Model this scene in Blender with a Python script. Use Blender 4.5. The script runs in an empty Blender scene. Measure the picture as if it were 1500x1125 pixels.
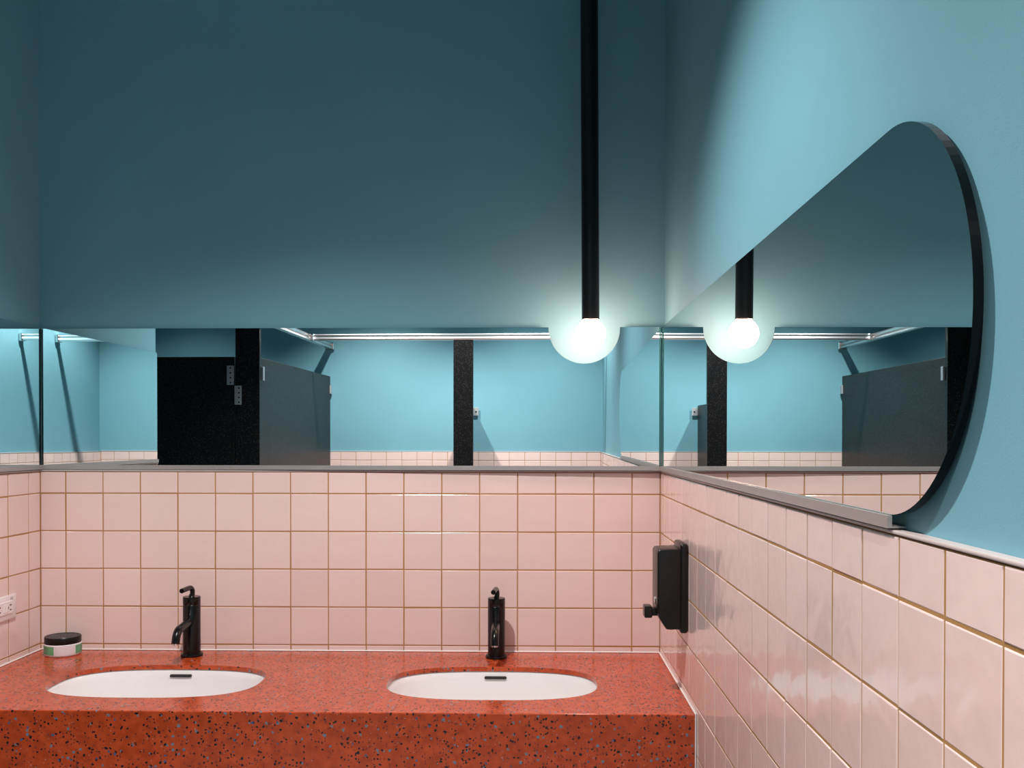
import bpy, bmesh, math, random
from mathutils import Vector, Matrix
random.seed(7)
sc = bpy.context.scene
col = sc.collection

# ------------------------------------------------------------------ measured room (metres)
D = 2.8424            # camera to back wall
ZC = 1.475            # camera height
XR, XL = 0.3671, -1.4388      # faces of the right / left tiling
XOUT = -3.10          # outer left wall of the stall area
YF = -4.161           # wall opposite
CEIL = 3.0
P = 0.11              # tile pitch
X0, Z0 = -1.3642, 1.3149      # tile joint origin
YK = -2.0675          # right wall joint origin
TT = 1.3778           # top of tiling
CT = 0.8572           # counter top
CF = -0.637           # counter front
EPS, TY = 0.0135, 0.0105      # tilt and stand-off of back mirror
def ymir(x): return -TY - EPS * x

# ------------------------------------------------------------------ camera
cam = bpy.data.cameras.new('camera')
camo = bpy.data.objects.new('camera', cam)
col.objects.link(camo)
F_PX = 1441.38
cam.sensor_fit = 'HORIZONTAL'; cam.sensor_width = 36.0
cam.lens = F_PX * 36.0 / 1500.0
cam.shift_y = (658.64 - 562.5) / 1500.0
yaw, pit, rol = 0.02135, -0.01097, 0.0011
Fv = Vector((-math.sin(yaw) * math.cos(pit), math.cos(yaw) * math.cos(pit), math.sin(pit)))
Rv = Vector((math.cos(yaw), math.sin(yaw), 0)); Uv = Rv.cross(Fv)
R2 = math.cos(rol) * Rv + math.sin(rol) * Uv
U2 = -math.sin(rol) * Rv + math.cos(rol) * Uv
M = Matrix((R2, U2, -Fv)).transposed().to_4x4()
M.translation = Vector((0, -D, ZC))
camo.matrix_world = M
cam.clip_start = 0.02
sc.camera = camo

# ------------------------------------------------------------------ world, lights, exposure
w = bpy.data.worlds.new('world'); sc.world = w; w.use_nodes = True
w.node_tree.nodes['Background'].inputs[0].default_value = (0.5, 0.7, 0.8, 1)
w.node_tree.nodes['Background'].inputs[1].default_value = 0.0
sc.view_settings.view_transform = 'Standard'
sc.view_settings.look = 'None'
sc.view_settings.gamma = 1.0
sc.view_settings.use_curve_mapping = False
sc.view_settings.exposure = 0.0
BULB = 68.0
def spot(name, loc, watt, half=45, blend=0.6, colr=(1.0, 0.955, 0.925), size=0.035):
    l = bpy.data.lights.new(name, 'SPOT'); l.energy = watt; l.color = colr
    l.spot_size = math.radians(2 * half); l.spot_blend = blend; l.shadow_soft_size = size
    o = bpy.data.objects.new(name, l); o.location = loc; col.objects.link(o); return o
spot('downlight_sinks', (-0.52, -1.30, 2.97), 178, 56)
WARM = (1.0, 0.90, 0.86)
spot('downlight_stalls', (-1.14, -3.275, 2.97), 240, 55, colr=WARM)
spot('fill_stall_left', (-2.50, -3.38, 2.97), 50, 50)  # added fill light, no known fixture: brightens the wall above the stall door
spot('downlight_right', (-0.10, -3.275, 2.97), 205, 55, colr=WARM)

# ------------------------------------------------------------------ materials
def mat(name, base, rough=0.5, metal=0.0, spec=0.5, coat=0.0, coat_r=0.05, bump=None, emit=None):
    m = bpy.data.materials.new(name); m.use_nodes = True
    nt = m.node_tree; b = nt.nodes['Principled BSDF']
    b.inputs['Base Color'].default_value = (*base, 1)
    b.inputs['Roughness'].default_value = rough
    b.inputs['Metallic'].default_value = metal
    b.inputs['Specular IOR Level'].default_value = spec
    b.inputs['Coat Weight'].default_value = coat
    b.inputs['Coat Roughness'].default_value = coat_r
    if bump:
        scale, strength, dist, coord = bump
        tc = nt.nodes.new('ShaderNodeTexCoord'); n = nt.nodes.new('ShaderNodeTexNoise')
        n.inputs['Scale'].default_value = scale; n.inputs['Detail'].default_value = 2
        nt.links.new(tc.outputs[coord], n.inputs['Vector'])
        bp = nt.nodes.new('ShaderNodeBump'); bp.inputs['Strength'].default_value = strength
        bp.inputs['Distance'].default_value = dist
        nt.links.new(n.outputs['Fac'], bp.inputs['Height'])
        nt.links.new(bp.outputs['Normal'], b.inputs['Normal'])
        if coat: nt.links.new(bp.outputs['Normal'], b.inputs['Coat Normal'])
    if emit:
        b.inputs['Emission Color'].default_value = (*emit[0], 1)
        b.inputs['Emission Strength'].default_value = emit[1]
    return m
def vary(m, scale, lo, hi, coord='Object', detail=3):
    """multiply the base colour by a soft noise between lo and hi"""
    nt = m.node_tree; b = nt.nodes['Principled BSDF']; c = b.inputs['Base Color'].default_value[:]
    tc = nt.nodes.new('ShaderNodeTexCoord'); n = nt.nodes.new('ShaderNodeTexNoise')
    n.inputs['Scale'].default_value = scale; n.inputs['Detail'].default_value = detail
    r = nt.nodes.new('ShaderNodeValToRGB')
    r.color_ramp.elements[0].color = (c[0]*lo, c[1]*lo, c[2]*lo, 1); r.color_ramp.elements[0].position = 0.3
    r.color_ramp.elements[1].color = (c[0]*hi, c[1]*hi, c[2]*hi, 1); r.color_ramp.elements[1].position = 0.7
    nt.links.new(tc.outputs[coord], n.inputs['Vector']); nt.links.new(n.outputs['Fac'], r.inputs[0])
    nt.links.new(r.outputs[0], b.inputs['Base Color'])
    return m

m_paint = vary(mat('blue_paint', (0.170, 0.39, 0.475), 0.55, spec=0.3, bump=(420, 0.12, 0.001, 'Object')), 3, 0.97, 1.03)
m_tile = mat('pink_glazed_tile', (0.73, 0.56, 0.52), 0.16, spec=0.45, coat=0.3, coat_r=0.035, bump=(16, 0.38, 0.004, 'Object'))
def tile_random(m):
    nt = m.node_tree; b = nt.nodes['Principled BSDF']
    oi = nt.nodes.new('ShaderNodeObjectInfo'); r = nt.nodes.new('ShaderNodeValToRGB')
    r.color_ramp.elements[0].color = (0.77, 0.585, 0.55, 1); r.color_ramp.elements[1].color = (0.81, 0.625, 0.59, 1)
    nt.links.new(oi.outputs['Random'], r.inputs[0]); nt.links.new(r.outputs[0], b.inputs['Base Color'])
tile_random(m_tile)
m_grout = mat('ochre_grout', (0.40, 0.205, 0.065), 0.85, bump=(300, 0.3, 0.001, 'Object'))
m_trim = mat('pale_tile_trim', (0.52, 0.44, 0.42), 0.3)
m_caulk = mat('white_caulk', (0.86, 0.80, 0.77), 0.4)
m_mirror = mat('mirror_silver', (0.79, 0.845, 0.84), 0.0, metal=1.0)
m_medge = mat('mirror_dark_edge', (0.002, 0.003, 0.004), 0.06, spec=0.18)
m_back = mat('mirror_backing', (0.05, 0.09, 0.11), 0.6)
m_chan = mat('satin_aluminium_channel', (0.50, 0.48, 0.47), 0.42, metal=0.75, bump=(500, 0.06, 0.001, 'Object'))
m_black = mat('matt_black_metal', (0.004, 0.003, 0.003), 0.24, spec=0.35)
m_tube = mat('black_tube', (0.004, 0.0035, 0.0035), 0.34, spec=0.35)
m_disp = mat('black_powder_coat', (0.005, 0.004, 0.004), 0.30, spec=0.4, bump=(600, 0.05, 0.001, 'Object'))
m_sink = mat('white_vitreous_china', (0.86, 0.82, 0.81), 0.12, coat=0.5)
m_white = mat('white_plastic', (0.82, 0.74, 0.74), 0.35)
m_slot = mat('dark_slot', (0.01, 0.008, 0.008), 0.6)
m_jar = mat('white_jar_plastic', (0.78, 0.74, 0.76), 0.3)
m_green = vary(mat('green_label_print', (0.13, 0.36, 0.17), 0.45), 60, 0.75, 1.15)
m_lid = mat('black_lid_plastic', (0.004, 0.004, 0.004), 0.35, spec=0.3)
m_emb = mat('embossed_lid_lines', (0.10, 0.095, 0.10), 0.35)
m_chrome = mat('chrome', (0.75, 0.75, 0.75), 0.12, metal=1.0)
m_rail = mat('polished_headrail', (0.86, 0.85, 0.86), 0.28, metal=1.0)
m_hinge = mat('cast_hinge', (0.45, 0.50, 0.53), 0.4, metal=0.4)
m_floor = vary(mat('grey_floor', (0.18, 0.23, 0.24), 0.4), 8, 0.85, 1.1)
m_ceil = mat('blue_painted_ceiling', (0.22, 0.50, 0.58), 0.8)
m_bulb = mat('lit_globe', (1, 1, 1), 0.4, emit=((1.0, 0.57, 0.43), BULB))

# partition laminate: near-black with fine pale specks
m_part = mat('speckled_black_laminate', (0.02, 0.02, 0.022), 0.42, spec=0.3)
nt = m_part.node_tree; b = nt.nodes['Principled BSDF']
tc = nt.nodes.new('ShaderNodeTexCoord'); v = nt.nodes.new('ShaderNodeTexVoronoi'); v.inputs['Scale'].default_value = 110
r = nt.nodes.new('ShaderNodeValToRGB'); r.color_ramp.elements[0].color = (0.13, 0.12, 0.12, 1); r.color_ramp.elements[0].position = 0.12
r.color_ramp.elements[1].color = (0.006, 0.006, 0.007, 1); r.color_ramp.elements[1].position = 0.26
nt.links.new(tc.outputs['Object'], v.inputs['Vector']); nt.links.new(v.outputs['Distance'], r.inputs[0]); nt.links.new(r.outputs[0], b.inputs['Base Color'])

# terrazzo: red-brown matrix with black, blue-grey and pale chips
m_terr = mat('red_terrazzo', (0.33, 0.05, 0.02), 0.22, spec=0.5, coat=0.12, coat_r=0.12)
nt = m_terr.node_tree; b = nt.nodes['Principled BSDF']; L = nt.links.new
tc = nt.nodes.new('ShaderNodeTexCoord')
warp = nt.nodes.new('ShaderNodeTexNoise'); warp.inputs['Scale'].default_value = 170; warp.inputs['Detail'].default_value = 1
L(tc.outputs['Object'], warp.inputs['Vector'])
wv = nt.nodes.new('ShaderNodeVectorMath'); wv.operation = 'MULTIPLY_ADD'; wv.inputs[1].default_value = (0.006, 0.006, 0.006)
L(warp.outputs['Color'], wv.inputs[0]); L(tc.outputs['Object'], wv.inputs[2])
bn = nt.nodes.new('ShaderNodeTexNoise'); bn.inputs['Scale'].default_value = 45; bn.inputs['Detail'].default_value = 4
L(tc.outputs['Object'], bn.inputs['Vector'])
br = nt.nodes.new('ShaderNodeValToRGB')
br.color_ramp.elements[0].position = 0.35; br.color_ramp.elements[0].color = (0.41, 0.050, 0.010, 1)
br.color_ramp.elements[1].position = 0.68; br.color_ramp.elements[1].color = (0.56, 0.076, 0.018, 1)
L(bn.outputs['Fac'], br.inputs[0])
cur = br.outputs[0]
for scale, thr, pick_lo, pick_hi, colr in ((150, 0.34, 0.0, 0.30, (0.20, 0.04, 0.025)), (75, 0.26, 0.0, 0.20, (0.16, 0.20, 0.24)), (260, 0.30, 0.0, 0.03, (0.42, 0.28, 0.25)),
                                  (120, 0.30, 0.30, 0.62, (0.018, 0.012, 0.012)), (80, 0.25, 0.55, 0.80, (0.012, 0.010, 0.012)), (70, 0.20, 0.82, 0.92, (0.06, 0.11, 0.21))):
    vo = nt.nodes.new('ShaderNodeTexVoronoi'); vo.inputs['Scale'].default_value = scale
    L(wv.outputs[0], vo.inputs['Vector'])
    lt = nt.nodes.new('ShaderNodeMath'); lt.operation = 'LESS_THAN'; lt.inputs[1].default_value = thr
    L(vo.outputs['Distance'], lt.inputs[0])
    sp = nt.nodes.new('ShaderNodeSeparateColor'); L(vo.outputs['Color'], sp.inputs[0])
    g = nt.nodes.new('ShaderNodeMath'); g.operation = 'GREATER_THAN'; g.inputs[1].default_value = pick_lo; L(sp.outputs[0], g.inputs[0])
    l2 = nt.nodes.new('ShaderNodeMath'); l2.operation = 'LESS_THAN'; l2.inputs[1].default_value = pick_hi; L(sp.outputs[0], l2.inputs[0])
    m1 = nt.nodes.new('ShaderNodeMath'); m1.operation = 'MULTIPLY'; L(g.outputs[0], m1.inputs[0]); L(l2.outputs[0], m1.inputs[1])
    m2 = nt.nodes.new('ShaderNodeMath'); m2.operation = 'MULTIPLY'; L(m1.outputs[0], m2.inputs[0]); L(lt.outputs[0], m2.inputs[1])
    mx = nt.nodes.new('ShaderNodeMix'); mx.data_type = 'RGBA'; mx.inputs[7].default_value = (*colr, 1)
    L(m2.outputs[0], mx.inputs[0]); L(cur, mx.inputs[6]); cur = mx.outputs[2]
L(cur, b.inputs['Base Color'])

# ------------------------------------------------------------------ helpers
def obj(name, me, mats, parent=None, smooth=False):
    if isinstance(me, bmesh.types.BMesh):
        bm = me; bmesh.ops.recalc_face_normals(bm, faces=bm.faces)
        if smooth:
            for f in bm.faces: f.smooth = True
        me = bpy.data.meshes.new(name); bm.to_mesh(me); bm.free()
        for m in (mats if isinstance(mats, (list, tuple)) else [mats]): me.materials.append(m)
        if smooth:
            me.set_sharp_from_angle(angle=math.radians(38))
    o = bpy.data.objects.new(name, me); col.objects.link(o)
    if parent: o.parent = parent; o.matrix_parent_inverse = parent.matrix_basis.inverted()
    return o
def thing(name, label, cat, loc, group=None):
    o = bpy.data.objects.new(name, None); o.location = loc; o.empty_display_size = 0.05; col.objects.link(o)
    o['label'] = label; o['category'] = cat
    if group: o['group'] = group
    return o
def struct(o): o['kind'] = 'structure'; return o
def box(bm, a, c, bev=0.0, seg=2, mi=0):
    a = Vector(a); c = Vector(c); r = bmesh.ops.create_cube(bm, size=1)
    for v in r['verts']: v.co = Vector([(a[i] + c[i]) / 2 + v.co[i] * abs(c[i] - a[i]) for i in range(3)])
    fs = set(f for v in r['verts'] for f in v.link_faces)
    for f in fs: f.material_index = mi
    if bev:
        es = set(e for v in r['verts'] for e in v.link_edges)
        bmesh.ops.bevel(bm, geom=list(es), offset=bev, segments=seg, affect='EDGES', profile=0.5)
    return bm
def BX(a, c, bev=0.0, seg=2): return box(bmesh.new(), a, c, bev, seg)
def prism(bm, pts, fn0, fn1, mi_front=0, mi_side=0, mi_back=0):
    """pts 2D; fn0/fn1 map (u,v)->3D for front and back outline"""
    A = [bm.verts.new(fn0(*p)) for p in pts]; B = [bm.verts.new(fn1(*p)) for p in pts]
    f = bm.faces.new(A); f.material_index = mi_front
    f = bm.faces.new(B[::-1]); f.material_index = mi_back
    n = len(pts)
    for i in range(n):
        f = bm.faces.new((A[i], B[i], B[(i+1) % n], A[(i+1) % n])); f.material_index = mi_side
    return bm
def tube(bm, path, rad, seg=20, cap=True):
    """sweep a circle along path (list of Vector); rad number or list"""
    path = [Vector(p) for p in path]; n = len(path)
    rads = rad if isinstance(rad, (list, tuple)) else [rad] * n
    up = None; rings = []
    for i, p in enumerate(path):
        t = (path[min(i+1, n-1)] - path[max(i-1, 0)]).normalized()
        if up is None:
            up = Vector((1, 0, 0)) if abs(t.x) < 0.9 else Vector((0, 1, 0))
        up = (up - t * up.dot(t)).normalized(); s = t.cross(up)
        rings.append([bm.verts.new(p + (up * math.cos(2*math.pi*k/seg) + s * math.sin(2*math.pi*k/seg)) * rads[i]) for k in range(seg)])
    for i in range(n-1):
        for k in range(seg):
            bm.faces.new((rings[i][k], rings[i][(k+1) % seg], rings[i+1][(k+1) % seg], rings[i+1][k]))
    if cap: bm.faces.new(rings[0][::-1]); bm.faces.new(rings[-1])
    return bm
def lathe(bm, prof, cx=0, cy=0, seg=40):
    """prof: (r,z) from bottom to top around vertical axis"""
    rings = []
    for r_, z in prof:
        if r_ <= 1e-6: rings.append([bm.verts.new((cx, cy, z))])
        else: rings.append([bm.verts.new((cx + r_*math.cos(2*math.pi*k/seg), cy + r_*math.sin(2*math.pi*k/seg), z)) for k in range(seg)])
    for a, c in zip(rings, rings[1:]):
        for k in range(seg):
            q = (k+1) % seg
            if len(a) == 1 and len(c) == 1: continue
            if len(a) == 1: bm.faces.new((a[0], c[q], c[k]))
            elif len(c) == 1: bm.faces.new((a[k], a[q], c[0]))
            else: bm.faces.new((a[k], a[q], c[q], c[k]))
    if len(rings[0]) > 1: bm.faces.new(rings[0][::-1])
    if len(rings[-1]) > 1: bm.faces.new(rings[-1])
    return bm

# ------------------------------------------------------------------ room shell
PB, PR, PLF = 0.019, XR + 0.014, XL - 0.008       # painted plaster faces (behind the tile face)
STUB = -0.826
floor = struct(obj('floor', BX((XOUT-0.1, YF-0.1, -0.1), (XR+0.15, 0.12, 0)), m_floor))
ceil = struct(obj('ceiling', BX((XOUT-0.1, YF-0.1, CEIL), (XR+0.15, 0.12, CEIL+0.1)), m_ceil))
wb = struct(obj('wall_back', BX((XOUT-0.1, PB, 0), (XR+0.15, PB+0.1, CEIL)), m_paint))
wr = struct(obj('wall_right', BX((PR, YF-0.1, 0), (PR+0.12, PB, CEIL)), m_paint))
wl = struct(obj('wall_left', BX((PLF-0.11, STUB, 0), (PLF, PB, CEIL)), m_paint))
wf = struct(obj('wall_front', BX((XOUT-0.1, YF-0.112, 0), (PR, YF-0.012, CEIL)), m_paint))
wo = struct(obj('wall_outer', BX((XOUT-0.1, YF-0.012, 0), (XOUT, PB, CEIL)), m_paint))

# ------------------------------------------------------------------ tiles
G = 0.0010   # half joint
def tile_bm(bm, u0, u1, v0, v1, place, th=0.007, bev=0.0020, off=0.0):
    """place(u, v, d) with d = depth behind the tile face"""
    u0 += G; u1 -= G; v0 += G; v1 -= G
    back = [(u0, v0), (u1, v0), (u1, v1), (u0, v1)]
    fr = [(u0+bev, v0+bev), (u1-bev, v0+bev), (u1-bev, v1-bev), (u0+bev, v1-bev)]
    m_ = bev * 0.35
    mid = [(u0+m_, v0+m_), (u1-m_, v0+m_), (u1-m_, v1-m_), (u0+m_, v1-m_)]
    A = [bm.verts.new(place(u, v, th + off)) for u, v in back]
    A2 = [bm.verts.new(place(u, v, bev + off)) for u, v in back]
    Mi = [bm.verts.new(place(u, v, m_ + off)) for u, v in mid]
    B = [bm.verts.new(place(u, v, off)) for u, v in fr]
    for R_, S_ in ((A, A2), (A2, Mi), (Mi, B)):
        for k in range(4): bm.faces.new((R_[k], R_[(k+1) % 4], S_[(k+1) % 4], S_[k]))
    bm.faces.new(B); bm.faces.new(A[::-1])
def edges(lo, hi, origin, pitch=P, minw=0.006):
    k = math.ceil((lo - origin) / pitch - 1e-6); e = [lo]
    while origin + k*pitch < hi - 1e-6:
        x = origin + k*pitch
        if x - e[-1] > minw: e.append(x)
        k += 1
    if hi - e[-1] < minw and len(e) > 1: e[-1] = hi
    else: e.append(hi)
    return e
def tile_field(parent, us, vs, place):
    for u0, u1 in zip(us, us[1:]):
        for v0, v1 in zip(vs, vs[1:]):
            bm = bmesh.new(); j = random.uniform(-0.0004, 0.0004)
            tu, tv = random.uniform(-.0035, .0035), random.uniform(-.0035, .0035)
            uc, vc = (u0+u1)/2, (v0+v1)/2
            du, dv = random.uniform(-.0003, .0003), random.uniform(-.0003, .0003)
            tile_bm(bm, u0+du, u1+du, v0+dv, v1+dv, lambda u, v, d: Vector(place(u, v, d + j + (u-uc)*tu + (v-vc)*tv)) - Vector(place(uc, vc, 0)))
            o = obj('tile', bm, m_tile, parent); o.location = place(uc, vc, 0)
def tile_stuff(parent, us, vs, place):
    bm = bmesh.new()
    for u0, u1 in zip(us, us[1:]):
        for v0, v1 in zip(vs, vs[1:]): tile_bm(bm, u0, u1, v0, v1, place)
    o = obj('tile', bm, m_tile, parent); o['kind'] = 'stuff'
zrows = [Z0 - P*k for k in range(12)]          # joints downwards
rows_all = [z for z in reversed(zrows)]
pb = lambda u, v, d: (u, d, v)
prt = lambda u, v, d: (XR + d, u, v)
plf = lambda u, v, d: (XL - d, u, v)
pf = lambda u, v, d: (u, YF - d, v)
# back wall: top cut row, four full rows and the cut row over the counter
vs_b = [CT + 0.0005, Z0 - 4*P, Z0 - 3*P, Z0 - 2*P, Z0 - P, Z0, TT]
tile_field(wb, edges(XL, XR, X0), vs_b, pb)
obj('grout_bed', BX((XL-0.008, 0.0009, 0.0), (XR+0.014, PB, TT-0.0005)), m_grout, wb)
# right wall
us_r = edges(-2.62, 0.0, YK)
vs_r = [Z0 - 6*P, Z0 - 5*P, Z0 - 4*P, Z0 - 3*P, Z0 - 2*P, Z0 - P, Z0, TT]
tile_field(wr, us_r, vs_r, prt)
us_r2 = edges(YF, us_r[0], YK)
tile_field(wr, us_r2, [Z0 - P, Z0, TT], prt)
tile_stuff(wr, us_r2, rows_all[:-1], prt)
tile_stuff(wr, us_r, rows_all[:6], prt)
obj('grout_bed', BX((XR+0.0009, YF-0.012, 0.0), (PR, 0.0016, TT-0.0005)), m_grout, wr)
# left wall
us_l = edges(STUB, 0.0, -0.0645)
tile_field(wl, us_l, vs_b, plf)
obj('grout_bed', BX((PLF, STUB, 0.0), (XL-0.0009, 0.0016, TT-0.0005)), m_grout, wl)
# wall opposite
us_f = edges(XOUT, XR, -1.4906)
ix = [i for i, u in enumerate(us_f) if u > -1.72][0]
tile_field(wf, us_f[ix:], [Z0 - 2*P + .006, Z0 - P + .006, Z0 + .006, TT + .003], pf)
tile_stuff(wf, us_f[:ix+1], [Z0 - 2*P + .006, Z0 - P + .006, Z0 + .006, TT + .003], pf)
tile_stuff(wf, us_f, [z + .006 for z in rows_all[:-2]], pf)
obj('grout_bed', BX((XOUT, YF-0.012, 0.0), (XR+0.0016, YF-0.0016, TT+.002)), m_grout, wf)
# pale trim closing the top of the tiling
TR = 0.0048
obj('tile_trim', BX((XL, -0.0010, TT+0.0008), (XR, PB, TT+TR), 0.0012), m_trim, wb)
obj('tile_trim', BX((XR-0.0012, YF, TT+0.0006), (PR, 0.0, TT+TR), 0.0014), m_trim, wr)
obj('tile_trim', BX((PLF, STUB-0.002, TT+0.0008), (XL+0.0010, 0.0, TT+TR), 0.0012), m_trim, wl)
obj('tile_trim', BX((XOUT, YF-0.012, TT+0.003), (XR, YF+0.001, TT+0.003+TR), 0.0012), m_trim, wf)

# ------------------------------------------------------------------ mirrors
MT, MB = 1.7952, 1.3885      # glass top, glass bottom (inside channel)
NX, NR = 0.1465, 0.1026
CH0, CH1 = 1.3842, 1.3972
# back mirror with the semicircular notch round the lamp
t = thing('wall_mirror', 'long frameless mirror band above the sinks with a half-round notch behind the lamp bulb', 'mirror', (-0.53, ymir(-0.53), MB), None)
x0, x1 = XL + 0.002, XR - 0.001
pts = [(x0, MB), (x1, MB), (x1, MT), (NX+NR, MT)]
for k in range(1, 48):
    a = -math.pi * k / 48; pts.append((NX + NR*math.cos(a), MT - 0.0015 + NR*math.sin(a)))
pts += [(NX-NR, MT), (x0, MT)]
bm = prism(bmesh.new(), pts, lambda u, v: (u, ymir(u), v), lambda u, v: (u, ymir(u)+0.006, v), 0, 1, 1)
obj('glass', bm, [m_mirror, m_medge], t)
def inset(u, v):
    return u, v
bpts = [(x0+.01, MB), (x1-.01, MB), (x1-.01, MT-.012), (NX+NR+.02, MT-.012)]
for k in range(1, 24):
    a = -math.pi * k / 24; bpts.append((NX + (NR+.02)*math.cos(a), MT - .012 + (NR+.008)*math.sin(a)))
bpts += [(NX-NR-.02, MT-.012), (x0+.01, MT-.012)]
bm = prism(bmesh.new(), bpts, lambda u, v: (u, ymir(u)+0.0062, v), lambda u, v: (u, PB-0.0005, v))
obj('backing_board', bm, m_back, t)
bm = bmesh.new()
def chan_back(bm):
    prof = [(-0.003, CH0), (-0.003, CH1), (-0.0006, CH1), (-0.0006, CH0+0.002)]
    xs = (XL + 0.001, XR - 0.0035)
    A = [[bm.verts.new((x, ymir(x) + d, z)) for d, z in prof] + [bm.verts.new((x, PB-.0002, CH0+0.002)), bm.verts.new((x, PB-.0002, CH0))] for x in xs]
    n = 6
    for k in range(n): bm.faces.new((A[0][k], A[1][k], A[1][(k+1) % n], A[0][(k+1) % n]))
    bm.faces.new(A[0]); bm.faces.new(A[1][::-1])
chan_back(bm)
obj('bottom_channel', bm, m_chan, t)
tb = t

# right mirror: straight at the corner, round at its free end
t = thing('wall_mirror', 'mirror with a round free end and thick dark edge on the right wall', 'mirror', (XR, -1.0, MB), None)
YE, RR = -1.812, 0.1985
ZM = MT - RR
yc = ymir(XR) - 0.0005
pts = [(yc, MB), (yc, MT - 0.001)]
for k in range(0, 49):
    a = math.pi/2 + math.pi * k / 48; pts.append((YE + RR*math.cos(a), ZM - .001 + RR*math.sin(a)))
pts[-1] = (YE, MB + 0.0005) if pts[-1][1] < MB else pts[-1]
xm = XR + 0.0005
bm = prism(bmesh.new(), pts, lambda u, v: (xm, u, v), lambda u, v: (xm+0.009, u, v), 0, 1, 1)
obj('glass', bm, [m_mirror, m_medge], t)
bp = [(yc-.01, MB), (yc-.01, MT-.014)]
for k in range(0, 25):
    a = math.pi/2 + math.pi * k / 24; bp.append((YE + (RR-.016)*math.cos(a), ZM + (RR-.016)*math.sin(a)))
bm = prism(bmesh.new(), bp, lambda u, v: (xm+.0092, u, v), lambda u, v: (PR-.0003, u, v))
obj('backing_board', bm, m_back, t)
def chan_side(bm, xf, s, ya, yb, xwall):
    # xf mirror face, s=+1 wall lies to +x
    prof = [(xf - s*0.0065, CH0), (xf - s*0.0065, CH1), (xf - s*0.0015, CH1), (xf - s*0.0015, CH0+0.002), (xwall, CH0+0.002), (xwall, CH0)]
    A = [[bm.verts.new((x, y, z)) for x, z in prof] for y in (ya, yb)]
    for k in range(6): bm.faces.new((A[0][k], A[1][k], A[1][(k+1) % 6], A[0][(k+1) % 6]))
    bm.faces.new(A[0]); bm.faces.new(A[1][::-1])
    return bm
tr = t
obj('bottom_channel', chan_side(bmesh.new(), xm, 1, ymir(XR)-0.0035, -1.832, PR-.0003), m_chan, t)
# left mirror
t = thing('wall_mirror', 'short mirror on the left wall beside the jar', 'mirror', (XL, -0.43, MB), None)
xm2 = XL - 0.0005
yl = ymir(XL) - 0.0005
bm = prism(bmesh.new(), [(yl, MB), (yl, MT+.003), (-0.822, MT+.003), (-0.822, MB)], lambda u, v: (xm2, u, v), lambda u, v: (xm2-0.005, u, v), 0, 1, 1)
obj('glass', bm, [m_mirror, m_medge], t)
obj('bottom_channel', chan_side(bmesh.new(), xm2, -1, ymir(XL)-0.0035, -0.820, PLF+.0003), m_chan, t)

# polished green glass edges showing in the two corners
m_gedge = mat('green_glass_edge', (0.04, 0.16, 0.14), 0.15, metal=0.6)
def edge_strip(xa, xb, m, z1):
    bm = prism(bmesh.new(), [(xa, MB+.002), (xb, MB+.002), (xb, z1), (xa, z1)], lambda u, v: (u, ymir(u)-.0008, v), lambda u, v: (u, ymir(u)-.0001, v))
    obj('polished_edge', bm, m, tb)
edge_strip(XR - .0060, XR - .0016, m_gedge, MT - .0005)
edge_strip(XL + .0025, XL + .0055, m_medge, MT - .0005)
# ------------------------------------------------------------------ counter with two cutouts
SX = (-0.9555, -0.1025); SY = -0.3545; HX, HY, NE = 0.2650, 0.1690, 2.8
SLAB = 0.012
def sup(cx, cy, a, c, th, n=NE):
    ct, st = math.cos(th), math.sin(th)
    return (cx + a*math.copysign(abs(ct)**(2/n), ct), cy + c*math.copysign(abs(st)**(2/n), st))
ctop = thing('vanity_counter', 'speckled red terrazzo counter with a deep front apron holding two sinks', 'counter', (-0.536, -0.32, CT-0.3))
bm = bmesh.new()
cx0, cx1, cy1 = XL + 0.0025, XR - 0.0035, -0.0025
N = 64
for (sx) in SX:
    bx0, bx1, by0, by1 = sx - HX - 0.03, sx + HX + 0.03, SY - HY - 0.03, SY + HY + 0.03
    inner, innerb, outer = [], [], []
    for k in range(N):
        th = 2*math.pi*(k + .5)/N
        x, y = sup(sx, SY, HX, HY, th)
        inner.append(bm.verts.new((x, y, CT))); innerb.append(bm.verts.new((x, y, CT - SLAB)))
        dx, dy = math.cos(th), math.sin(th)
        s_ = 1 / max(abs(dx), abs(dy))
        outer.append(bm.verts.new((sx + dx*s_*(HX+.03), SY + dy*s_*(HY+.03), CT)))
    for k in range(N):
        q = (k+1) % N
        bm.faces.new((inner[k], outer[k], outer[q], inner[q]))
        bm.faces.new((inner[k], inner[q], innerb[q], innerb[k]))
    cs = [bm.verts.new((x, y, CT)) for x, y in ((bx1, by1), (bx0, by1), (bx0, by0), (bx1, by0))]
    for ci, k in zip(range(4), (N//8-1, 3*N//8-1, 5*N//8-1, 7*N//8-1)):
        bm.faces.new((outer[k], cs[ci], outer[(k+1) % N]))
FB = 0.0022   # eased front edge
def quad(*p): bm.faces.new([bm.verts.new(q) for q in p])
xs = [cx0, SX[0]-HX-.03, SX[0]+HX+.03, SX[1]-HX-.03, SX[1]+HX+.03, cx1]
ya, yb = SY - HY - .03, SY + HY + .03
for a, c in ((0, 1), (2, 3), (4, 5)): quad((xs[a], ya, CT), (xs[c], ya, CT), (xs[c], yb, CT), (xs[a], yb, CT))
quad((cx0, yb, CT), (cx1, yb, CT), (cx1, cy1, CT), (cx0, cy1, CT))
quad((cx0, CF+FB, CT), (cx1, CF+FB, CT), (cx1, ya, CT), (cx0, ya, CT))
zb = CT - 0.30
pr_ = [(CF+FB, CT), (CF+FB*.3, CT-FB*.3), (CF, CT-FB), (CF, zb), (CF+0.02, zb), (CF+0.02, CT-.03)]
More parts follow.
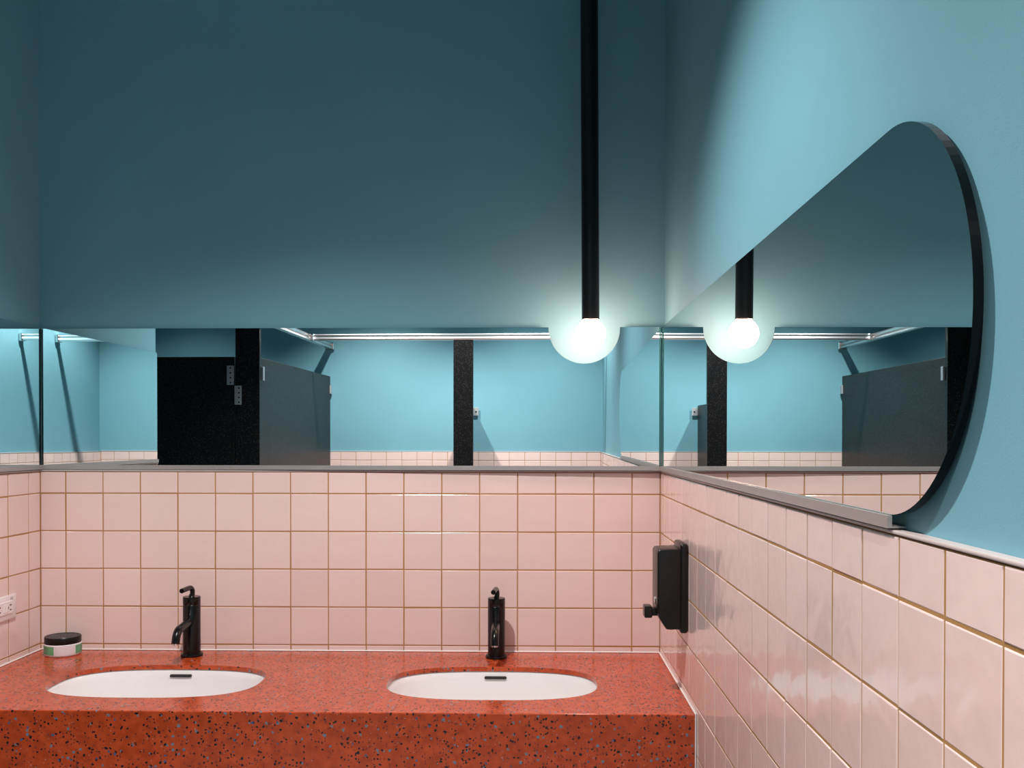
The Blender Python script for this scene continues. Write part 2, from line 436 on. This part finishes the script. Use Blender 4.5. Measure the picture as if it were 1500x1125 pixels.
for p, q in zip(pr_, pr_[1:]): quad((cx0, p[0], p[1]), (cx1, p[0], p[1]), (cx1, q[0], q[1]), (cx0, q[0], q[1]))
for x in (cx0, cx1):
    quad((x, CF, zb), (x, CF+.02, zb), (x, CF+.02, CT), (x, CF, CT-FB))
    quad((x, CF+.02, CT-.03), (x, cy1, CT-.03), (x, cy1, CT), (x, CF+.02, CT))
bmesh.ops.remove_doubles(bm, verts=bm.verts, dist=1e-5)
obj('worktop', bm, m_terr, ctop)
bm = bmesh.new()
box(bm, (XL+.0002, -0.0046, CT+.0001), (XR-.0002, -0.0002, CT+.0040), 0.0012, 1)
box(bm, (XR-0.0046, CF, CT+.0001), (XR-.0002, -0.005, CT+.0046), 0.0015, 1)
box(bm, (XR-0.0036, CF-.0015, zb), (XR-.0002, CF+.003, CT+.003), 0.001, 1)
box(bm, (XL+.0002, CF, CT+.0001), (XL+0.0046, -0.005, CT+.0040), 0.0012, 1)
obj('caulk', bm, m_caulk, ctop)

# ------------------------------------------------------------------ sinks
def sink(sx, label):
    t = thing('undermount_sink', label, 'sink', (sx, SY, CT - SLAB - 0.15), 'undermount sinks in the red counter')
    bm = bmesh.new(); rings = []
    zt = CT - SLAB - 0.0006
    prof = [(1.07, 1.10, 0), (1.012, 1.02, 0), (1.0, 1.004, -0.004), (0.985, 0.975, -0.02), (0.965, 0.94, -0.06), (0.93, 0.88, -0.105), (0.83, 0.74, -0.135), (0.6, 0.5, -0.147), (0.10, 0.16, -0.150)]
    for a, c, dz in prof:
        rings.append([bm.verts.new((*sup(sx, SY, HX*a, HY*c, 2*math.pi*k/N), zt + dz)) for k in range(N)])
    for A, B in zip(rings, rings[1:]):
        for k in range(N): bm.faces.new((A[k], A[(k+1) % N], B[(k+1) % N], B[k]))
    # outer shell
    out = [rings[0]]
    for a, c, dz in ((1.07, 1.10, -0.02), (1.03, 1.03, -0.12), (0.9, 0.85, -0.155), (0.10, 0.16, -0.162)):
        out.append([bm.verts.new((*sup(sx, SY, HX*a, HY*c, 2*math.pi*k/N), zt + dz)) for k in range(N)])
    for A, B in zip(out, out[1:]):
        for k in range(N): bm.faces.new((A[k], B[k], B[(k+1) % N], A[(k+1) % N]))
    obj('basin', bm, m_sink, t, smooth=True)
    # overflow slot on the rear wall
    bm = bmesh.new()
    w2, h2, z0 = 0.0265, 0.0034, zt - 0.0155
    pts = []
    for k in range(9): a = -math.pi/2 + math.pi*k/8; pts.append((w2 + h2*math.cos(a), h2*math.sin(a)))
    for k in range(9): a = math.pi/2 + math.pi*k/8; pts.append((-w2 + h2*math.cos(a), h2*math.sin(a)))
    yw = SY + HY*0.978
    off = -0.002 if sx < -0.5 else 0.002
    sxx = sx + off
    prism(bm, pts, lambda u, v: (sxx+u, yw - 0.0035 + v*0.3 , z0+v), lambda u, v: (sxx+u, yw + 0.004, z0+v))
    obj('overflow_slot', bm, m_slot, t)
    bm = bmesh.new(); lathe(bm, [(0.030, zt-0.151), (0.031, zt-0.1475), (0.022, zt-0.1465), (0.020, zt-0.149), (0, zt-0.149)], sx, SY, 28)
    obj('drain', bm, m_black, t, smooth=True)
sink(SX[0], 'white oval basin under the left faucet, nearer the jar')
sink(SX[1], 'white oval basin under the right faucet, nearer the soap dispenser')

# ------------------------------------------------------------------ faucets
def faucet(x, y, label, rz=0.0):
    t = thing('faucet', label, 'faucet', (x, y, CT), 'black single-lever faucets behind the sinks')
    def Q(n, bm, m=m_black):
        o = obj(n, bm, m, t, smooth=True); o.matrix_parent_inverse = Matrix(); return o
    bm = lathe(bmesh.new(), [(0.0300, 0), (0.0308, 0.002), (0.0308, 0.0055), (0.0295, 0.0085), (0.0255, 0.0098), (0.0, 0.0098)], seg=40); Q('base_flange', bm)
    bm = lathe(bmesh.new(), [(0.0243, 0.0095), (0.0243, 0.1455), (0.0236, 0.1465)], seg=40); Q('body', bm)
    bm = lathe(bmesh.new(), [(0.0236, 0.1465), (0.0243, 0.1478), (0.0243, 0.1675), (0.0236, 0.1690), (0.009, 0.1690), (0.0072, 0.1720), (0.0062, 0.1760), (0.0, 0.1762)], seg=40); Q('handle_cap', bm)
    # lever: short stem, elbow, arm reaching forward
    path = [Vector((0.0015, 0.001, 0.172)), Vector((0.002, 0.001, 0.183))]
    c = Vector((0.002, -0.010, 0.1865))
    for k in range(0, 7):
        a = math.radians(15*k); path.append(Vector((0.002 - 0.0006*k, -0.010 + 0.011*math.cos(a), 0.1845 + 0.0105*math.sin(a))))
    path += [Vector((-0.0035, -0.030, 0.1948)), Vector((-0.0065, -0.062, 0.1938))]
    Q('lever', tube(bmesh.new(), path, 0.0068, 18))
    # spout
    sp = [Vector((0, -0.010, 0.099)), Vector((0, -0.055, 0.0975)), Vector((0, -0.092, 0.0945))]
    for k in range(1, 9):
        a = math.radians(8.8*k); R_ = 0.036
        sp.append(Vector((0, -0.092 - R_*math.sin(a)*0.95, 0.0945 - R_*(1-math.cos(a)))))
    sp.append(Vector((0, -0.1275, 0.059)))
    Q('spout', tube(bmesh.new(), sp, 0.0113, 24, cap=True))
    bm = tube(bmesh.new(), [Vector((0, -0.1273, 0.0605)), Vector((0, -0.1279, 0.0565))], [0.0090, 0.0088], 24); Q('aerator', bm, m_chrome)
    t.rotation_euler = (0, 0, rz)
faucet(-0.9695, -0.0700, 'matt black faucet over the left basin, nearer the jar')
faucet(-0.1025, -0.0715, 'matt black faucet over the right basin, nearer the soap dispenser')

# ------------------------------------------------------------------ pendant lamp
bxp, byp, bzp = 0.1585, -0.1306, 1.7646
t = thing('pendant_lamp', 'lit globe bulb on a long black tube hanging by the mirror corner', 'lamp', (bxp, byp, CEIL))
obj('tube', tube(bmesh.new(), [Vector((0.1500, byp, CEIL)), Vector((0.1578, byp, 1.8030))], 0.0242, 36), m_tube, t, smooth=True)
obj('socket', tube(bmesh.new(), [Vector((bxp-.0006, byp, 1.8035)), Vector((bxp, byp, 1.7985))], 0.0175, 24), m_tube, t, smooth=True)
bm = bmesh.new(); bmesh.ops.create_uvsphere(bm, u_segments=40, v_segments=24, radius=0.0405)
bmesh.ops.translate(bm, verts=bm.verts, vec=(bxp, byp, bzp))
obj('bulb', bm, m_bulb, t, smooth=True)

# ------------------------------------------------------------------ soap dispenser
t = thing('soap_dispenser', 'black wall-mounted soap dispenser on the right wall above the counter corner', 'dispenser', (XR, -0.464, 1.015))
obj('wall_plate', BX((0.3475, -0.5180, 1.0155), (XR-.0006, -0.4090, 1.2275), 0.0060, 3), m_disp, t, smooth=True)
prof = [(0.352, 1.0240), (0.3160, 1.0240), (0.3000, 1.0500), (0.2945, 1.0620), (0.2945, 1.2070), (0.2990, 1.2125), (0.352, 1.2150)]
bm = prism(bmesh.new(), prof, lambda u, v: (u, -0.5135, v), lambda u, v: (u, -0.4145, v))
bmesh.ops.bevel(bm, geom=[e for e in bm.edges], offset=0.0048, segments=3, affect='EDGES', profile=0.5, clamp_overlap=True)
obj('body', bm, m_disp, t, smooth=True)
bm = box(bmesh.new(), (0.2665, -0.4950, 1.0480), (0.2850, -0.4550, 1.0760), 0.0028, 2)
box(bm, (0.2830, -0.4880, 1.0520), (0.2990, -0.4620, 1.0700), 0.002, 2)
obj('push_lever', bm, m_disp, t, smooth=True)
bm = tube(bmesh.new(), [Vector((0.2960, -0.475, 1.0885)), Vector((0.2915, -0.475, 1.0885))], 0.0085, 20)
obj('lock', bm, m_chrome, t, smooth=True)
bm = lathe(bmesh.new(), [(0.010, 1.0165), (0.012, 1.0245), (0, 1.0246)], 0.333, -0.4640, 20)
obj('nozzle', bm, m_disp, t, smooth=True)

# ------------------------------------------------------------------ jar
jx, jy, jr = -1.3445, -0.0600, 0.0500
t = thing('cosmetic_jar', 'round white cream jar with green label and black lid in the left counter corner', 'jar', (jx, jy, CT))
obj('pot', lathe(bmesh.new(), [(jr-.004, CT+.0004), (jr-.001, CT+.003), (jr, CT+.006), (jr, CT+.0325), (jr-.002, CT+.0345), (0, CT+.0345)], jx, jy, 56), m_jar, t, smooth=True)
obj('lid', lathe(bmesh.new(), [(jr-.0015, CT+.0345), (jr-.0010, CT+.036), (jr-.0010, CT+.0515), (jr-.0025, CT+.0535), (jr-.007, CT+.0535), (jr-.008, CT+.0527), (0, CT+.0527)], jx, jy, 56), m_lid, t, smooth=True)
def band(a0, a1):
    bm = bmesh.new(); n = 14; R_ = jr + .0004
    A = [[bm.verts.new((jx + R_*math.cos(a0+(a1-a0)*k/n), jy + R_*math.sin(a0+(a1-a0)*k/n), z)) for k in range(n+1)] for z in (CT+.0068, CT+.0305)]
    for k in range(n): bm.faces.new((A[0][k], A[0][k+1], A[1][k+1], A[1][k]))
    return bm
R_ = math.radians
obj('label_panel', band(R_(203), R_(267)), m_green, t, smooth=True)
obj('label_panel', band(R_(336), R_(378)), m_green, t, smooth=True)
bm = bmesh.new()   # embossed scrollwork on the lid
for (ox, oy, rr) in ((-.022, .004, .010), (-.008, -.010, .009), (.004, .008, .011), (.018, -.004, .010), (-.014, .018, .007), (.020, .016, .007), (.002, -.026, .007), (-.024, -.014, .006), (0, 0, .034)):
    pth = [Vector((jx+ox+rr*math.cos(2*math.pi*k/20), jy+oy+rr*math.sin(2*math.pi*k/20), CT+.0528)) for k in range(20 if rr > .03 else 17)]
    if rr > .03: pth.append(pth[0])
    tube(bm, pth, 0.0006, 6)
obj('embossing', bm, m_emb, t, smooth=True)

# ------------------------------------------------------------------ outlet on the left wall
oy0, oy1, oz0, oz1 = -0.262, -0.146, 0.9785, 1.0455
t = thing('wall_outlet', 'white electrical outlet on the left wall near the jar', 'outlet', (XL, (oy0+oy1)/2, oz0))
obj('cover_plate', BX((XL+.0003, oy0, oz0), (XL+.0058, oy1, oz1), 0.0024, 2), m_white, t, smooth=True)
obj('receptacle', BX((XL+.0050, oy0+.024, oz0+.0160), (XL+.0078, oy1-.024+.0, oz1-.0160), 0.001, 1), m_white, t)
for yy in (oy1-.034, oy1-.088):
    for dy, dz, a, c in ((0, .0065, .0045, .0016), (0, -.0065, .0038, .0016), (-.011, 0, .0022, .0032)):
        obj('slot', BX((XL+.0076, yy+dy-a, 1.012+dz-c), (XL+.0080, yy+dy+a, 1.012+dz+c)), m_slot, t)
for yy in (oy1-.052, oy1-.064): obj('button', BX((XL+.0072, yy-.004, 1.000), (XL+.0092, yy+.004, 1.022), .0006, 1), m_white, t)

for yy in (oy1-.020, oy1-.028):
    bm = bmesh.new()
    for dz in (0, .0028, .0056): box(bm, (XL+.0056, yy-.0024, oz1-.0135+dz-.0005), (XL+.0060, yy+.0024, oz1-.0135+dz+.0005))
    box(bm, (XL+.0056, yy-.0024, oz1-.0135), (XL+.0060, yy-.0017, oz1-.0079))
    obj('printed_mark', bm, m_slot, t)

# ------------------------------------------------------------------ toilet partitions behind the camera (seen in the mirrors)
ZP = 2.117; PT = 1.9200; PB0 = 0.30
YS = -2.482; XP = -1.562
def panel(n, a, c, parent, bev=0.002): return obj(n, BX(a, c, bev, 1), m_part, parent)
t = thing('stall_partition', 'black speckled stall partition with door, side panel and tall post', 'partition', (XP, YS, 0))
panel('side_panel', (XP-.025, YF+.012, PB0), (XP, YS-.026, PT), t)
panel('pilaster', (-1.6945, YS-.032, 0.0), (-1.5605, YS, ZP), t)
panel('pilaster', (-2.58, YS-.032, 0.0), (-2.446, YS, ZP), t)
d = panel('door', (-2.440, YS-.028, PB0), (-1.7015, YS-.003, PT+.002), t)
def hinge(x0, x1, z0, z1, sx):
    h = obj('hinge', BX((x0, YS-.001, z0), (x1, YS+.004, z1), .0015, 1), m_hinge, d)
    bm = bmesh.new()
    for k in range(4):
        z = z0 + (z1-z0)*(k+.5)/4; xx = (x0+x1)/2 + sx
        tube(bm, [Vector((xx, YS+.0035, z)), Vector((xx, YS+.0058, z))], .0042, 10)
    obj('screw', bm, m_black, h)
hinge(-1.741, -1.703, 1.768, 1.873, .002)
hinge(-1.6985, -1.660, 1.660, 1.764, .006)
obj('mounting_bracket', BX((XP, YF+.002, 1.795), (XP+.011, YF+.032, 1.855), .001, 1), m_hinge, t)
obj('mounting_bracket', BX((XP, YS-.060, 1.795), (XP+.012, YS-.034, 1.870), .001, 1), m_hinge, t)
# front-most edge strips
t2 = thing('urinal_screen', 'tall black speckled post with a low screen panel against the wall opposite', 'partition', (-0.55, -3.56, 0))
panel('pilaster', (-0.6135, -3.582, 0.0), (-0.4855, -3.551, ZP-.0015), t2)
panel('screen_panel', (-0.5650, YF+.012, 0.35), (-0.5400, -3.584, 1.712), t2)
obj('mounting_bracket', BX((-0.5400, YF+.002, 1.640), (-0.5000, YF+.008, 1.698), .001, 1), m_hinge, t2)
bm = tube(bmesh.new(), [Vector((-.517, YF+.0075, 1.668)), Vector((-.517, YF+.0105, 1.668))], .006, 12)
obj('screw', bm, m_slot, t2)
# headrail
t3 = thing('headrail', 'polished aluminium headrail running along the tops of the black posts', 'rail', (-0.6, -3.6, ZP))
def rail_prof(): return [(-.017, 0), (.017, 0), (.019, .010), (.012, .024), (.017, .034), (.012, .041), (-.012, .041), (-.017, .034), (-.012, .024), (-.019, .010)]
def railmesh(a, c, axis):
    bm = bmesh.new(); pr = rail_prof(); n = len(pr)
    def at(e, d, z): return (e, -3.5665 + d, ZP + z) if axis == 'x' else (XP - .003 + d, e, ZP + z)
    A = [[bm.verts.new(at(e, d, z)) for d, z in pr] for e in (a, c)]
    for k in range(n): bm.faces.new((A[0][k], A[1][k], A[1][(k+1) % n], A[0][(k+1) % n]))
    bm.faces.new(A[0]); bm.faces.new(A[1][::-1]); return bm
obj('rail', railmesh(XP + .017, XR + .010, 'x'), m_rail, t3)
obj('rail', railmesh(YF + .008, -1.95, 'y'), m_rail, t3)
bm = BX((XP + .012, -3.604, ZP - .003), (XP + .034, -3.529, ZP + .044), .002, 1)
obj('corner_fitting', bm, m_chrome, t3)
obj('wall_bracket', BX((XP - .030, YF - .010, ZP - .006), (XP + .026, YF + .014, ZP + .046), .003, 1), m_chrome, t3)
obj('wall_bracket', BX((XR - .010, -3.594, ZP - .006), (XR + .012, -3.539, ZP + .046), .003, 1), m_chrome, t3)
